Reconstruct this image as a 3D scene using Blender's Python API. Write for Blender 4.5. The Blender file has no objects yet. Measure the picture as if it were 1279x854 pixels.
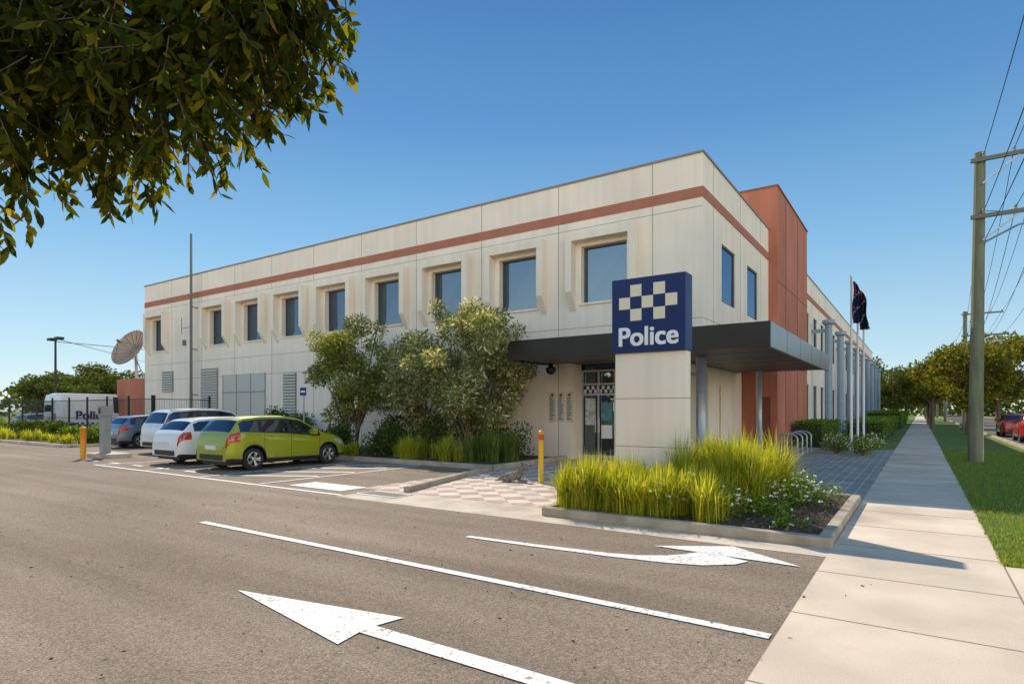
import bpy, math, random, bmesh
import numpy as np
from mathutils import Vector, Matrix
random.seed(7)
rng = np.random.default_rng(11)
S = bpy.context.scene
COL = S.collection

# ------------------------------------------------------------------ helpers
def empty(name, loc=(0,0,0), rz=0):
    e = bpy.data.objects.new(name, None); e.location = loc; e.rotation_euler=(0,0,rz)
    e.empty_display_size = .2
    COL.objects.link(e); return e

class B:
    def __init__(s): s.v=[]; s.f=[]; s.m=[]
    def poly(s, pts, mi=0):
        n=len(s.v); s.v += [tuple(p) for p in pts]; s.f.append(tuple(range(n,n+len(pts)))); s.m.append(mi)
    def box(s,x0,x1,y0,y1,z0,z1,mi=0):
        n=len(s.v)
        s.v += [(x0,y0,z0),(x1,y0,z0),(x1,y1,z0),(x0,y1,z0),(x0,y0,z1),(x1,y0,z1),(x1,y1,z1),(x0,y1,z1)]
        for q in [(0,3,2,1),(4,5,6,7),(0,1,5,4),(1,2,6,5),(2,3,7,6),(3,0,4,7)]:
            s.f.append(tuple(n+i for i in q)); s.m.append(mi)
    def beam(s,a,b,w,h,mi=0):
        a=Vector(a); b=Vector(b); d=(b-a).normalized()
        up=Vector((0,0,1)) if abs(d.z)<.95 else Vector((0,1,0))
        r=d.cross(up).normalized()*w/2; u=r.cross(d).normalized()*h/2
        n=len(s.v)
        for p in (a,b):
            s.v += [tuple(p-r-u),tuple(p+r-u),tuple(p+r+u),tuple(p-r+u)]
        for q in [(3,2,1,0),(4,5,6,7),(0,1,5,4),(1,2,6,5),(2,3,7,6),(3,0,4,7)]:
            s.f.append(tuple(n+i for i in q)); s.m.append(mi)
    def tube(s,pts,rad,n=10,mi=0,caps=True):
        pts=[Vector(p) for p in pts]; base=len(s.v); k=len(pts)
        ref=Vector((.13,.27,.95)).normalized()
        for i,p in enumerate(pts):
            d=(pts[min(i+1,k-1)]-pts[max(i-1,0)]).normalized()
            rf=ref if abs(d.dot(ref))<.93 else Vector((1,.1,0)).normalized()
            a=d.cross(rf).normalized(); b=d.cross(a)
            r=rad[i] if hasattr(rad,'__len__') else rad
            for j in range(n):
                t=2*math.pi*j/n
                s.v.append(tuple(p+(a*math.cos(t)+b*math.sin(t))*r))
        for i in range(k-1):
            for j in range(n):
                s.f.append((base+i*n+j, base+i*n+(j+1)%n, base+(i+1)*n+(j+1)%n, base+(i+1)*n+j)); s.m.append(mi)
        if caps:
            s.f.append(tuple(base+j for j in range(n))); s.m.append(mi)
            s.f.append(tuple(base+(k-1)*n+j for j in reversed(range(n)))); s.m.append(mi)
    def prism(s, poly_yz, x0, x1, mi=0):
        n=len(poly_yz)
        s.poly([(x0,y,z) for y,z in poly_yz],mi); s.poly([(x1,y,z) for y,z in reversed(poly_yz)],mi)
        for i in range(n):
            a=poly_yz[i]; b=poly_yz[(i+1)%n]
            s.poly([(x0,a[0],a[1]),(x1,a[0],a[1]),(x1,b[0],b[1]),(x0,b[0],b[1])],mi)
    def lathe(s, prof, axis='z', c=(0,0,0), n=24, mi=0):
        base=len(s.v); k=len(prof)
        for (r,h) in prof:
            for j in range(n):
                t=2*math.pi*j/n; a,b=r*math.cos(t),r*math.sin(t)
                p={'z':(a,b,h),'y':(a,h,b),'x':(h,a,b)}[axis]
                s.v.append((p[0]+c[0],p[1]+c[1],p[2]+c[2]))
        for i in range(k-1):
            for j in range(n):
                s.f.append((base+i*n+j,base+i*n+(j+1)%n,base+(i+1)*n+(j+1)%n,base+(i+1)*n+j)); s.m.append(mi)
    def obj(s,name,mats,parent=None,smooth=False,bevel=0):
        me=bpy.data.meshes.new(name); me.from_pydata(s.v,[],s.f)
        for m in mats: me.materials.append(m)
        me.polygons.foreach_set('material_index',s.m)
        if smooth: me.polygons.foreach_set('use_smooth',[True]*len(s.f))
        me.update()
        o=bpy.data.objects.new(name,me); COL.objects.link(o)
        if parent: o.parent=parent
        if bevel:
            md=o.modifiers.new('bevel','BEVEL'); md.width=bevel; md.segments=2; md.limit_method='ANGLE'
        return o

def nodes(name):
    m=bpy.data.materials.new(name); m.use_nodes=True
    nt=m.node_tree; return m,nt,nt.nodes['Principled BSDF']
def c4(c): return (c[0],c[1],c[2],1)

def M(name,col,rough=.7,metal=0,var=.0,vscale=3,bump=0,bscale=60,spec=.5,stretch=(1,1,1),coat=0,fine=0,finescale=200,finestretch=(1,1,1)):
    m,nt,p=nodes(name); L=nt.links
    p.inputs['Base Color'].default_value=c4(col); p.inputs['Roughness'].default_value=rough
    p.inputs['Metallic'].default_value=metal; p.inputs['Specular IOR Level'].default_value=spec
    if coat: p.inputs['Coat Weight'].default_value=coat; p.inputs['Coat Roughness'].default_value=.05
    if var or bump or fine:
        tc=nt.nodes.new('ShaderNodeTexCoord'); mp=nt.nodes.new('ShaderNodeMapping')
        mp.inputs['Scale'].default_value=stretch; L.new(tc.outputs['Object'],mp.inputs['Vector'])
    if var:
        n=nt.nodes.new('ShaderNodeTexNoise'); n.inputs['Scale'].default_value=vscale; n.inputs['Detail'].default_value=6
        L.new(mp.outputs[0],n.inputs['Vector'])
        mr=nt.nodes.new('ShaderNodeMapRange'); mr.inputs[1].default_value=.3; mr.inputs[2].default_value=.7
        mr.inputs[3].default_value=1-var; mr.inputs[4].default_value=1+var*.6
        L.new(n.outputs[0],mr.inputs[0])
        vm=nt.nodes.new('ShaderNodeVectorMath'); vm.operation='SCALE'; vm.inputs[0].default_value=col
        L.new(mr.outputs[0],vm.inputs['Scale'])
        out=vm.outputs[0]
        if fine:
            mp2=nt.nodes.new('ShaderNodeMapping'); mp2.inputs['Scale'].default_value=finestretch; L.new(tc.outputs['Object'],mp2.inputs['Vector'])
            n2=nt.nodes.new('ShaderNodeTexNoise'); n2.inputs['Scale'].default_value=finescale; n2.inputs['Detail'].default_value=3
            L.new(mp2.outputs[0],n2.inputs['Vector'])
            m2=nt.nodes.new('ShaderNodeMapRange'); m2.inputs[1].default_value=.3; m2.inputs[2].default_value=.7
            m2.inputs[3].default_value=1-fine; m2.inputs[4].default_value=1+fine
            L.new(n2.outputs[0],m2.inputs[0])
            v2=nt.nodes.new('ShaderNodeVectorMath'); v2.operation='SCALE'
            L.new(out,v2.inputs[0]); L.new(m2.outputs[0],v2.inputs['Scale']); out=v2.outputs[0]
        L.new(out,p.inputs['Base Color'])
    if bump:
        n=nt.nodes.new('ShaderNodeTexNoise'); n.inputs['Scale'].default_value=bscale; n.inputs['Detail'].default_value=4
        L.new(mp.outputs[0],n.inputs['Vector'])
        b=nt.nodes.new('ShaderNodeBump'); b.inputs['Strength'].default_value=bump; b.inputs['Distance'].default_value=.02
        L.new(n.outputs[0],b.inputs['Height']); L.new(b.outputs[0],p.inputs['Normal'])
    return m

def leafmat(name, cols, trans=.4, boost=(2.2,2.0,.7)):
    m=bpy.data.materials.new(name); m.use_nodes=True; nt=m.node_tree; nt.nodes.clear(); L=nt.links
    g=nt.nodes.new('ShaderNodeNewGeometry'); r=nt.nodes.new('ShaderNodeValToRGB')
    els=r.color_ramp.elements
    while len(els)<len(cols): els.new(.5)
    for i,(pp,c) in enumerate(cols): els[i].position=pp; els[i].color=c4(c)
    L.new(g.outputs['Random Per Island'],r.inputs[0])
    p=nt.nodes.new('ShaderNodeBsdfDiffuse')
    L.new(r.outputs[0],p.inputs['Color'])
    o=nt.nodes.new('ShaderNodeOutputMaterial')
    if trans:
        t=nt.nodes.new('ShaderNodeBsdfTranslucent')
        vm=nt.nodes.new('ShaderNodeVectorMath'); vm.operation='MULTIPLY'; vm.inputs[1].default_value=boost
        L.new(r.outputs[0],vm.inputs[0]); L.new(vm.outputs[0],t.inputs['Color'])
        mx=nt.nodes.new('ShaderNodeMixShader'); mx.inputs[0].default_value=trans
        L.new(p.outputs[0],mx.inputs[1]); L.new(t.outputs[0],mx.inputs[2]); L.new(mx.outputs[0],o.inputs[0])
    else: L.new(p.outputs[0],o.inputs[0])
    return m

def glassmat(name,base=(.012,.018,.028),refl=.24,tint=(.42,.58,.78),rough=.015):
    m=bpy.data.materials.new(name); m.use_nodes=True; nt=m.node_tree; nt.nodes.clear(); L=nt.links
    d=nt.nodes.new('ShaderNodeBsdfDiffuse'); d.inputs[0].default_value=c4(base)
    g=nt.nodes.new('ShaderNodeBsdfGlossy'); g.inputs[0].default_value=c4(tint); g.inputs['Roughness'].default_value=rough
    fr=nt.nodes.new('ShaderNodeLayerWeight'); fr.inputs[0].default_value=.35
    mr=nt.nodes.new('ShaderNodeMapRange'); mr.inputs[3].default_value=refl; mr.inputs[4].default_value=1
    L.new(fr.outputs['Fresnel'],mr.inputs[0])
    mx=nt.nodes.new('ShaderNodeMixShader'); L.new(mr.outputs[0],mx.inputs[0])
    L.new(d.outputs[0],mx.inputs[1]); L.new(g.outputs[0],mx.inputs[2])
    o=nt.nodes.new('ShaderNodeOutputMaterial'); L.new(mx.outputs[0],o.inputs[0]); return m

# ------------------------------------------------------------------ materials
WALL=M('cream_render',(.90,.775,.64),.85,var=.07,vscale=.5,bump=0,fine=.055,finescale=3.2,finestretch=(1,1,.07))
JOINT=M('panel_joint',(.30,.26,.21),.9)
TERRA=M('terracotta_render',(.50,.17,.095),.8,var=.18,vscale=.8,stretch=(1,1,.4),bump=.08,bscale=70,fine=.08,finescale=4,finestretch=(1,1,.1))
STRIPE=M('terracotta_stripe',(.44,.165,.10),.8,var=.10,vscale=3)
CAP=M('parapet_cap',(.25,.22,.2),.5)
FASCIA=M('dark_fascia',(.035,.027,.024),.4,metal=.2,spec=.4,var=.2,vscale=1.5)
STEELF=M('steel_fascia',(.36,.34,.32),.32,metal=.7,var=.08,vscale=.7)
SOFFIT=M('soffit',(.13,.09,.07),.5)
ALU=M('aluminium',(.55,.56,.58),.35,metal=.8)
GALV=M('galvanised',(.42,.45,.48),.45,metal=.6,var=.1,vscale=6)
GLASS=glassmat('window_glass')
DOORG=glassmat('door_glass',(.05,.055,.05),.18)
CARG=glassmat('car_glass',(.01,.012,.014),.14)
BLACK=M('black_plastic',(.02,.02,.022),.5)
RUBBER=M('tyre_rubber',(.022,.022,.022),.8)
RIM=M('alloy_rim',(.55,.56,.58),.3,metal=.9)
WHITEP=M('white_metal',(.78,.78,.76),.4)
LOUV=M('louvre',(.55,.52,.46),.6)
CONC=M('footpath_concrete',(.68,.55,.415),.9,var=.24,vscale=.75,bump=.15,bscale=120,fine=.12,finescale=130)
CONCG=M('gutter_concrete',(.60,.50,.39),.9,var=.28,vscale=1.5,bump=.2,bscale=100,fine=.1)
KERB=M('kerb_concrete',(.44,.36,.27),.9,var=.3,vscale=3,bump=.3,bscale=60,fine=.1)
MULCH=M('bark_mulch',(.12,.075,.048),.95,var=.5,vscale=14,bump=1,bscale=45,fine=.5,finescale=70)
BARK=M('bark',(.16,.11,.075),.95,var=.35,vscale=8,stretch=(1,1,.2),bump=.6,bscale=30)
POLEW=M('weathered_pole',(.20,.20,.12),.9,var=.3,vscale=7,stretch=(1,1,.12),bump=.4,bscale=40)
YEL=M('yellow_paint',(.80,.46,.02),.45,var=.06,vscale=8)
NAVY=M('sign_navy',(.012,.028,.12),.4,spec=.4)
SIGNC=M('sign_cream',(.82,.72,.52),.5)
LETTER=M('letter_white',(.85,.85,.85),.5)

def asphalt(name,c1,c2):
    m,nt,p=nodes(name); L=nt.links
    tc=nt.nodes.new('ShaderNodeTexCoord')
    def noise(s,d,stretch=None):
        n=nt.nodes.new('ShaderNodeTexNoise'); n.inputs['Scale'].default_value=s; n.inputs['Detail'].default_value=d
        if stretch:
            mp=nt.nodes.new('ShaderNodeMapping'); mp.inputs['Scale'].default_value=stretch; L.new(tc.outputs['Object'],mp.inputs[0]); L.new(mp.outputs[0],n.inputs['Vector'])
        else: L.new(tc.outputs['Object'],n.inputs['Vector'])
        return n
    a=noise(.45,7,(.35,1,1)); b=noise(95,3); v=nt.nodes.new('ShaderNodeTexVoronoi'); v.inputs['Scale'].default_value=70
    L.new(tc.outputs['Object'],v.inputs['Vector'])
    r=nt.nodes.new('ShaderNodeValToRGB'); r.color_ramp.elements[0].position=.30; r.color_ramp.elements[1].position=.66
    r.color_ramp.elements[0].color=c4(c1); r.color_ramp.elements[1].color=c4(c2); L.new(a.outputs[0],r.inputs[0])
    mr=nt.nodes.new('ShaderNodeMapRange'); mr.inputs[1].default_value=.3; mr.inputs[2].default_value=.72; mr.inputs[3].default_value=.6; mr.inputs[4].default_value=1.4
    L.new(b.outputs[0],mr.inputs[0])
    sp=nt.nodes.new('ShaderNodeSeparateColor'); L.new(v.outputs['Color'],sp.inputs[0])
    m3=nt.nodes.new('ShaderNodeMapRange'); m3.inputs[3].default_value=.75; m3.inputs[4].default_value=1.28; L.new(sp.outputs[0],m3.inputs[0])
    mu=nt.nodes.new('ShaderNodeMath'); mu.operation='MULTIPLY'; L.new(mr.outputs[0],mu.inputs[0]); L.new(m3.outputs[0],mu.inputs[1])
    # tyre-worn streaks along the driveway
    st=noise(1.1,4,(.10,1.6,1)); ms=nt.nodes.new('ShaderNodeMapRange'); ms.inputs[1].default_value=.35; ms.inputs[2].default_value=.65; ms.inputs[3].default_value=.86; ms.inputs[4].default_value=1.08
    L.new(st.outputs[0],ms.inputs[0])
    # dark spots (gum, oil)
    ov=nt.nodes.new('ShaderNodeTexVoronoi'); ov.inputs['Scale'].default_value=1.7; L.new(tc.outputs['Object'],ov.inputs['Vector'])
    om=nt.nodes.new('ShaderNodeMapRange'); om.inputs[1].default_value=.03; om.inputs[2].default_value=.055; om.inputs[3].default_value=.6; om.inputs[4].default_value=1; L.new(ov.outputs['Distance'],om.inputs[0])
    vc=nt.nodes.new('ShaderNodeTexVoronoi'); vc.feature='DISTANCE_TO_EDGE'; vc.inputs['Scale'].default_value=.33
    dn=noise(1.5,5); vm0=nt.nodes.new('ShaderNodeVectorMath'); vm0.operation='ADD'
    L.new(tc.outputs['Object'],vm0.inputs[0]); L.new(dn.outputs['Color'],vm0.inputs[1]); L.new(vm0.outputs[0],vc.inputs['Vector'])
    cr=nt.nodes.new('ShaderNodeMapRange'); cr.inputs[1].default_value=.0; cr.inputs[2].default_value=.004; cr.inputs[3].default_value=.72; cr.inputs[4].default_value=1
    L.new(vc.outputs['Distance'],cr.inputs[0])
    cur=mu
    for q in (cr,ms,om):
        mm_=nt.nodes.new('ShaderNodeMath'); mm_.operation='MULTIPLY'; L.new(cur.outputs[0],mm_.inputs[0]); L.new(q.outputs[0],mm_.inputs[1]); cur=mm_
    vm=nt.nodes.new('ShaderNodeVectorMath'); vm.operation='SCALE'; L.new(r.outputs[0],vm.inputs[0]); L.new(cur.outputs[0],vm.inputs['Scale'])
    L.new(vm.outputs[0],p.inputs['Base Color']); p.inputs['Roughness'].default_value=.9; p.inputs['Specular IOR Level'].default_value=.2
    bp=nt.nodes.new('ShaderNodeBump'); bp.inputs['Strength'].default_value=.5; bp.inputs['Distance'].default_value=.01
    L.new(b.outputs[0],bp.inputs['Height']); L.new(bp.outputs[0],p.inputs['Normal'])
    return m
ASPH=asphalt('asphalt',(.200,.150,.110),(.315,.243,.178))
ROADM=asphalt('street_asphalt',(.13,.115,.10),(.17,.15,.13))

def paintmat():
    m,nt,p=nodes('road_paint'); L=nt.links
    tc=nt.nodes.new('ShaderNodeTexCoord'); n=nt.nodes.new('ShaderNodeTexNoise'); n.inputs['Scale'].default_value=30; n.inputs['Detail'].default_value=8
    L.new(tc.outputs['Object'],n.inputs['Vector'])
    n2=nt.nodes.new('ShaderNodeTexNoise'); n2.inputs['Scale'].default_value=2.2; n2.inputs['Detail'].default_value=4; L.new(tc.outputs['Object'],n2.inputs['Vector'])
    ad=nt.nodes.new('ShaderNodeMath'); ad.operation='MULTIPLY_ADD'; L.new(n2.outputs[0],ad.inputs[0]); ad.inputs[1].default_value=.35; L.new(n.outputs[0],ad.inputs[2])
    r=nt.nodes.new('ShaderNodeValToRGB'); r.color_ramp.elements[0].position=.50; r.color_ramp.elements[1].position=.60
    r.color_ramp.elements[0].color=(.28,.24,.19,1); r.color_ramp.elements[1].color=(.78,.76,.72,1)
    L.new(ad.outputs[0],r.inputs[0]); L.new(r.outputs[0],p.inputs['Base Color']); p.inputs['Roughness'].default_value=.7
    bp=nt.nodes.new('ShaderNodeBump'); bp.inputs['Strength'].default_value=.3; bp.inputs['Distance'].default_value=.01
    L.new(n.outputs[0],bp.inputs['Height']); L.new(bp.outputs[0],p.inputs['Normal'])
    return m
PAINT=paintmat()

def paver(name,rot,scale,cA,cB,cM,bw=.5,rh=.25,checker=None):
    m,nt,p=nodes(name); L=nt.links
    tc=nt.nodes.new('ShaderNodeTexCoord'); mp=nt.nodes.new('ShaderNodeMapping'); mp.inputs['Rotation'].default_value=(0,0,rot)
    L.new(tc.outputs['Object'],mp.inputs[0])
    b=nt.nodes.new('ShaderNodeTexBrick'); b.inputs['Scale'].default_value=scale; b.inputs['Color1'].default_value=c4(cA); b.inputs['Color2'].default_value=c4(cB); b.inputs['Mortar'].default_value=c4(cM)
    b.inputs['Mortar Size'].default_value=.012; b.inputs['Brick Width'].default_value=bw; b.inputs['Row Height'].default_value=rh
    L.new(mp.outputs[0],b.inputs['Vector']); out=b.outputs['Color']
    if checker:
        ck=nt.nodes.new('ShaderNodeTexChecker'); ck.inputs['Scale'].default_value=checker[0]
        L.new(mp.outputs[0],ck.inputs['Vector'])
        mx=nt.nodes.new('ShaderNodeMix'); mx.data_type='RGBA'
        L.new(ck.outputs['Fac'],mx.inputs[0]); L.new(b.outputs['Color'],mx.inputs[6]); mx.inputs[7].default_value=c4(checker[1]); out=mx.outputs[2]
    n=nt.nodes.new('ShaderNodeTexNoise'); n.inputs['Scale'].default_value=1.6; n.inputs['Detail'].default_value=7; L.new(tc.outputs['Object'],n.inputs['Vector'])
    mr=nt.nodes.new('ShaderNodeMapRange'); mr.inputs[1].default_value=.3; mr.inputs[2].default_value=.7; mr.inputs[3].default_value=.72; mr.inputs[4].default_value=1.08; L.new(n.outputs[0],mr.inputs[0])
    vm=nt.nodes.new('ShaderNodeVectorMath'); vm.operation='SCALE'; L.new(out,vm.inputs[0]); L.new(mr.outputs[0],vm.inputs['Scale'])
    L.new(vm.outputs[0],p.inputs['Base Color']); p.inputs['Roughness'].default_value=.85
    return m
PAVE1=paver('entry_pavers',math.radians(45),3,(.50,.31,.23),(.56,.38,.29),(.36,.27,.2),.6,.3,(2.6,(.68,.60,.50)))
PAVE2=paver('forecourt_pavers',math.radians(90),1.6,(.30,.27,.24),(.38,.34,.30),(.75,.69,.61),.9,.34)

GRASS=M('grass_ground',(.14,.20,.03),.95,var=.35,vscale=2.2,bump=.8,bscale=120,fine=.4,finescale=90)
LEAFN=leafmat('near_tree_leaves',[(0,(.022,.035,.010)),(.5,(.045,.062,.014)),(.85,(.10,.11,.020)),(1,(.20,.16,.03))],.5,(3.8,3.1,.5))
LEAFO=leafmat('olive_leaves',[(0,(.13,.15,.04)),(.5,(.22,.24,.06)),(.8,(.33,.33,.10)),(1,(.50,.44,.18))],.45,(1.7,1.6,.7))
LEAFF=leafmat('flowering_leaves',[(0,(.13,.15,.05)),(.4,(.22,.24,.08)),(.7,(.38,.36,.16)),(1,(.85,.77,.56))],.42,(1.6,1.5,.8))
LEAFD=leafmat('dark_shrub_leaves',[(0,(.03,.05,.016)),(.6,(.065,.10,.028)),(1,(.14,.19,.05))],.3)
LEAFH=leafmat('hedge_leaves',[(0,(.07,.12,.02)),(.6,(.13,.21,.035)),(1,(.24,.31,.06))],.35)
LEAFG=leafmat('gold_tree_leaves',[(0,(.06,.08,.016)),(.5,(.13,.14,.028)),(.85,(.22,.19,.035)),(1,(.36,.25,.04))],.4,(1.9,1.8,.6))
LEAFB=leafmat('distant_leaves',[(0,(.05,.07,.022)),(.6,(.095,.12,.034)),(1,(.17,.17,.05))],.25)
STRAP=leafmat('strappy_leaves',[(0,(.20,.26,.03)),(.5,(.42,.44,.04)),(.85,(.58,.54,.07)),(1,(.64,.55,.17))],.5,(1.5,1.4,.6))
GBLADE=leafmat('grass_blades',[(0,(.10,.17,.025)),(.6,(.19,.27,.04)),(1,(.34,.32,.08))],.4)
PETAL=M('white_petals',(.85,.84,.80),.6)

# ------------------------------------------------------------------ foliage
def mesh_np(name,V,F,mats,parent=None,mi=None):
    me=bpy.data.meshes.new(name); me.from_pydata(V.tolist(),[],F.tolist() if hasattr(F,'tolist') else F)
    for m in mats: me.materials.append(m)
    if mi is not None: me.polygons.foreach_set('material_index',mi)
    me.update(); o=bpy.data.objects.new(name,me); COL.objects.link(o)
    if parent: o.parent=parent
    return o
def rdir(n):
    v=rng.normal(size=(n,3)); return v/np.linalg.norm(v,axis=1)[:,None]
def leaf_quads(P,D,size,aspect):
    n=len(P); sd=np.cross(D,rdir(n)); sd/=np.maximum(np.linalg.norm(sd,axis=1),1e-6)[:,None]
    s=(size*(.6+.8*rng.random(n)))[:,None]
    a=P; b=P+D*s*.5+sd*s*aspect; c=P+D*s; d=P+D*s*.5-sd*s*aspect
    V=np.stack([a,b,c,d],1).reshape(-1,3); F=np.arange(4*n).reshape(-1,4); return V,F
def cloud(blobs,n,shell=.45,zs=.85):
    w=np.array([b[3]**2.3 for b in blobs]); w/=w.sum(); idx=rng.choice(len(blobs),n,p=w)
    C=np.array([[b[0],b[1],b[2]] for b in blobs])[idx]; R=np.array([b[3] for b in blobs])[idx]
    u=rng.random(n)**shell; d=rdir(n); d[:,2]*=zs
    return C+d*(R*u)[:,None], d
def foliage(name,blobs,n,size,mat,parent,aspect=.28,droop=.2,shell=.42,zs=.85):
    P,d=cloud(blobs,n,shell,zs); D=d*.6+rdir(n)*.8; D[:,2]-=droop; D/=np.linalg.norm(D,axis=1)[:,None]
    V,F=leaf_quads(P,D,size,aspect); return mesh_np(name,V,F,[mat],parent)

def make_blobs(h,r,base,k,cr,rs=random):
    out=[]; cz=(h+base)/2; hz=(h-base)/2
    for i in range(k):
        for _ in range(40):
            x,y,z=rs.uniform(-1,1),rs.uniform(-1,1),rs.uniform(-1,1)
            if x*x+y*y+z*z<1: break
        q=cr*rs.uniform(.6,1.25)
        out.append((x*(r-q*.6),y*(r-q*.6),cz+z*(hz-q*.5),q))
    return out
def tree(name,x,y,h,r,base,k,cr,n,size,mat,tr=.12,multi=1,data=None,scale=None,aspect=.28):
    e=empty(name,(x,y,0),random.uniform(0,6.28))
    if scale: e.scale=scale
    if data:
        for me in data:
            o=bpy.data.objects.new(me.name.split('.')[0],me); o.parent=e; COL.objects.link(o)
        return e,data
    bl=make_blobs(h,r,base,k,cr); b=B()
    stems=[]
    for s in range(multi):
        a=6.28*s/multi; ox,oy=(0,0) if multi==1 else (.15*math.cos(a),.15*math.sin(a))
        top=(ox*3,oy*3,base+(h-base)*.45)
        b.tube([(ox,oy,-.05),(ox*1.2,oy*1.2,base*.5),(ox*2,oy*2,base),top],[tr*1.25,tr,tr*.85,tr*.5],9)
        stems.append((ox*2,oy*2,base))
    for bb in bl:
        s=Vector(random.choice(stems)); c=Vector(bb[:3]); mid=s.lerp(c,.5)+Vector((random.uniform(-.1,.1),random.uniform(-.1,.1),.04*h))
        b.tube([s,mid,c],[tr*.5,tr*.3,tr*.12],6)
    t=b.obj('trunk_and_limbs',[BARK],e,True)
    f=foliage('crown',bl,n,size,mat,e,aspect=aspect)
    return e,[t.data,f.data]
def shrub(name,x,y,h,r,n,size,mat,k=8,sx=1,sy=1,flowers=0):
    e=empty(name,(x,y,0))
    bl=[]
    for i in range(k):
        a=random.uniform(0,6.28); q=random.uniform(0,.62)*r; z=random.uniform(.3,.72)*h
        bl.append((math.cos(a)*q*sx,math.sin(a)*q*sy,z,min(h*.42,r*.6)*random.uniform(.7,1.1)))
    b=B()
    for bb in bl: b.tube([(0,0,0),(bb[0]*.5,bb[1]*.5,bb[2]*.5),bb[:3]],[.025,.018,.008],5)
    b.obj('stems',[BARK],e)
    o=foliage('leaves',bl,n,size,mat,e,droop=0)
    if flowers:
        P,d=cloud(bl,flowers,.12); keep=P[:,2]>h*.35; P=P[keep]
        V=[];F=[]
        for p in P:
            for _ in range(3):
                dd=rdir(1)[0]; dd[2]=abs(dd[2])
                s2=np.cross(dd,rdir(1)[0]); s2/=np.linalg.norm(s2); s=.045
                k0=len(V); V+=[p,p+dd*s*.5+s2*s*.5,p+dd*s,p+dd*s*.5-s2*s*.5]; F.append((k0,k0+1,k0+2,k0+3))
        if V: mesh_np('flowers',np.array(V),F,[PETAL],e)
    return e
def blades(tufts,mat,name,parent=None,per=150,width=.012):
    V=[];F=[]
    for (x,y,z,h,sp) in tufts:
        n=int(per*random.uniform(.8,1.2)); a=rng.random(n)*6.283; lean=(rng.random(n)**.8)*sp; hh=h*(.55+.5*rng.random(n))
        bx=x+rng.normal(size=n)*.07; by=y+rng.normal(size=n)*.07
        for i in range(n):
            dx,dy=math.cos(a[i]),math.sin(a[i]); px,py=-dy,dx; w=width*(.7+.6*rng.random()); L=lean[i]; H=hh[i]
            k0=len(V)
            droop=.0+.35*L/sp
            for (t,ww) in ((0,1),(.4,1),(.75,.8)):
                zz=z+H*(t-droop*t*t*t); q=L*t*t
                V.append((bx[i]+dx*q+px*w*ww*.5,by[i]+dy*q+py*w*ww*.5,zz)); V.append((bx[i]+dx*q-px*w*ww*.5,by[i]+dy*q-py*w*ww*.5,zz))
            V.append((bx[i]+dx*L,by[i]+dy*L,z+H*(1-droop)))
            F+= [(k0,k0+1,k0+3,k0+2),(k0+2,k0+3,k0+5,k0+4),(k0+4,k0+5,k0+6)]
    return mesh_np(name,np.array(V),F,[mat],parent)

# ------------------------------------------------------------------ ground
def sheet(name,x0,x1,y0,y1,z,mat,parent=None):
    b=B(); b.poly([(x0,y0,z),(x1,y0,z),(x1,y1,z),(x0,y1,z)]); return b.obj(name,[mat],parent)
sheet('ground',-900,900,-900,900,0,GRASS)
sheet('car_park_asphalt',-70,-.87,-22,13.3,.006,ASPH)
sheet('yard_asphalt',-70,-9.7,13.3,60,.004,ASPH)
sheet('street_road',3.75,12.0,-120,420,.006,ROADM)
fp=sheet('footpath',-.87,.72,-60,300,.014,CONC)
sheet('driveway_crossover',.72,3.75,-12,8.1,.010,CONC)
b=B()
for i in range(-6,90):
    y=i*1.5+.8; b.box(-.87,.72,y-.006,y+.006,.0145,.017)
b.box(.714,.726,-30,300,.0145,.018)
for y in (-.2,2.6,5.4): b.box(.73,3.75,y-.006,y+.006,.0105,.013)
b.obj('footpath_joints',[M('joint_dark',(.3,.24,.18),.9)],fp)
sheet('entry_paving',-9.7,-4.8,8.6,18.4,.012,PAVE1)
sheet('forecourt_paving',-6.4,-.87,12.45,29,.016,PAVE2)
sheet('concrete_gutter',-9.2,-.87,7.5,8.6,.010,CONCG)
b=B(); b.box(3.6,3.75,8.2,420,-.05,.11); b.box(12.0,12.15,-120,420,-.05,.11); b.box(3.6,3.75,-120,-12,-.05,.11)
b.obj('street_kerb',[KERB],None)
# ------------------------------------------------------------------ road markings
mk=empty('road_markings')
def flat(name,polys,z=.0145):
    b=B()
    for p in polys: b.poly([(x,y,z) for x,y in p])
    return b.obj(name,[PAINT],mk)
flat('lane_line',[[(-8.7,4.63),(-.9,4.58),(-.9,4.69),(-8.7,4.74)]])
flat('straight_arrow',[[(-5.14,3.09),(-3.37,2.77),(-3.42,3.01),(-3.42,3.17),(-3.37,3.42)],[(-3.42,3.01),(-1.1,3.01),(-1.1,3.17),(-3.42,3.17)]])
ctr=[(-4.86,6.09,.05),(-3.9,6.14,.06),(-2.95,6.22,.075),(-2.6,6.29,.10),(-2.3,6.40,.17),(-2.05,6.55,.25),(-1.88,6.74,.3),(-1.82,6.9,.3)]
L_=[];R_=[]
for i,(x,y,w) in enumerate(ctr):
    a=ctr[max(0,i-1)]; c=ctr[min(len(ctr)-1,i+1)]; dx,dy=c[0]-a[0],c[1]-a[1]; l=math.hypot(dx,dy)
    L_.append((x-dy/l*w,y+dx/l*w)); R_.append((x+dy/l*w,y-dx/l*w))
flat('turn_arrow',[[R_[i],R_[i+1],L_[i+1],L_[i]] for i in range(len(ctr)-1)])
flat('turn_arrow_head',[[(-2.66,6.93),(-1.02,6.86),(-1.86,7.44)]],z=.0165)
flat('bay_edge_line',[[(-20.5,7.72),(-9.2,7.62),(-9.2,7.72),(-20.5,7.82)]])
ln=[]
for x in (-12.2,-14.7,-17.55,-20.3): ln.append([(x,7.85),(x+.09,7.85),(x+.09,13.0),(x,13.0)])
flat('bay_lines',ln)
ln=[]
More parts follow.
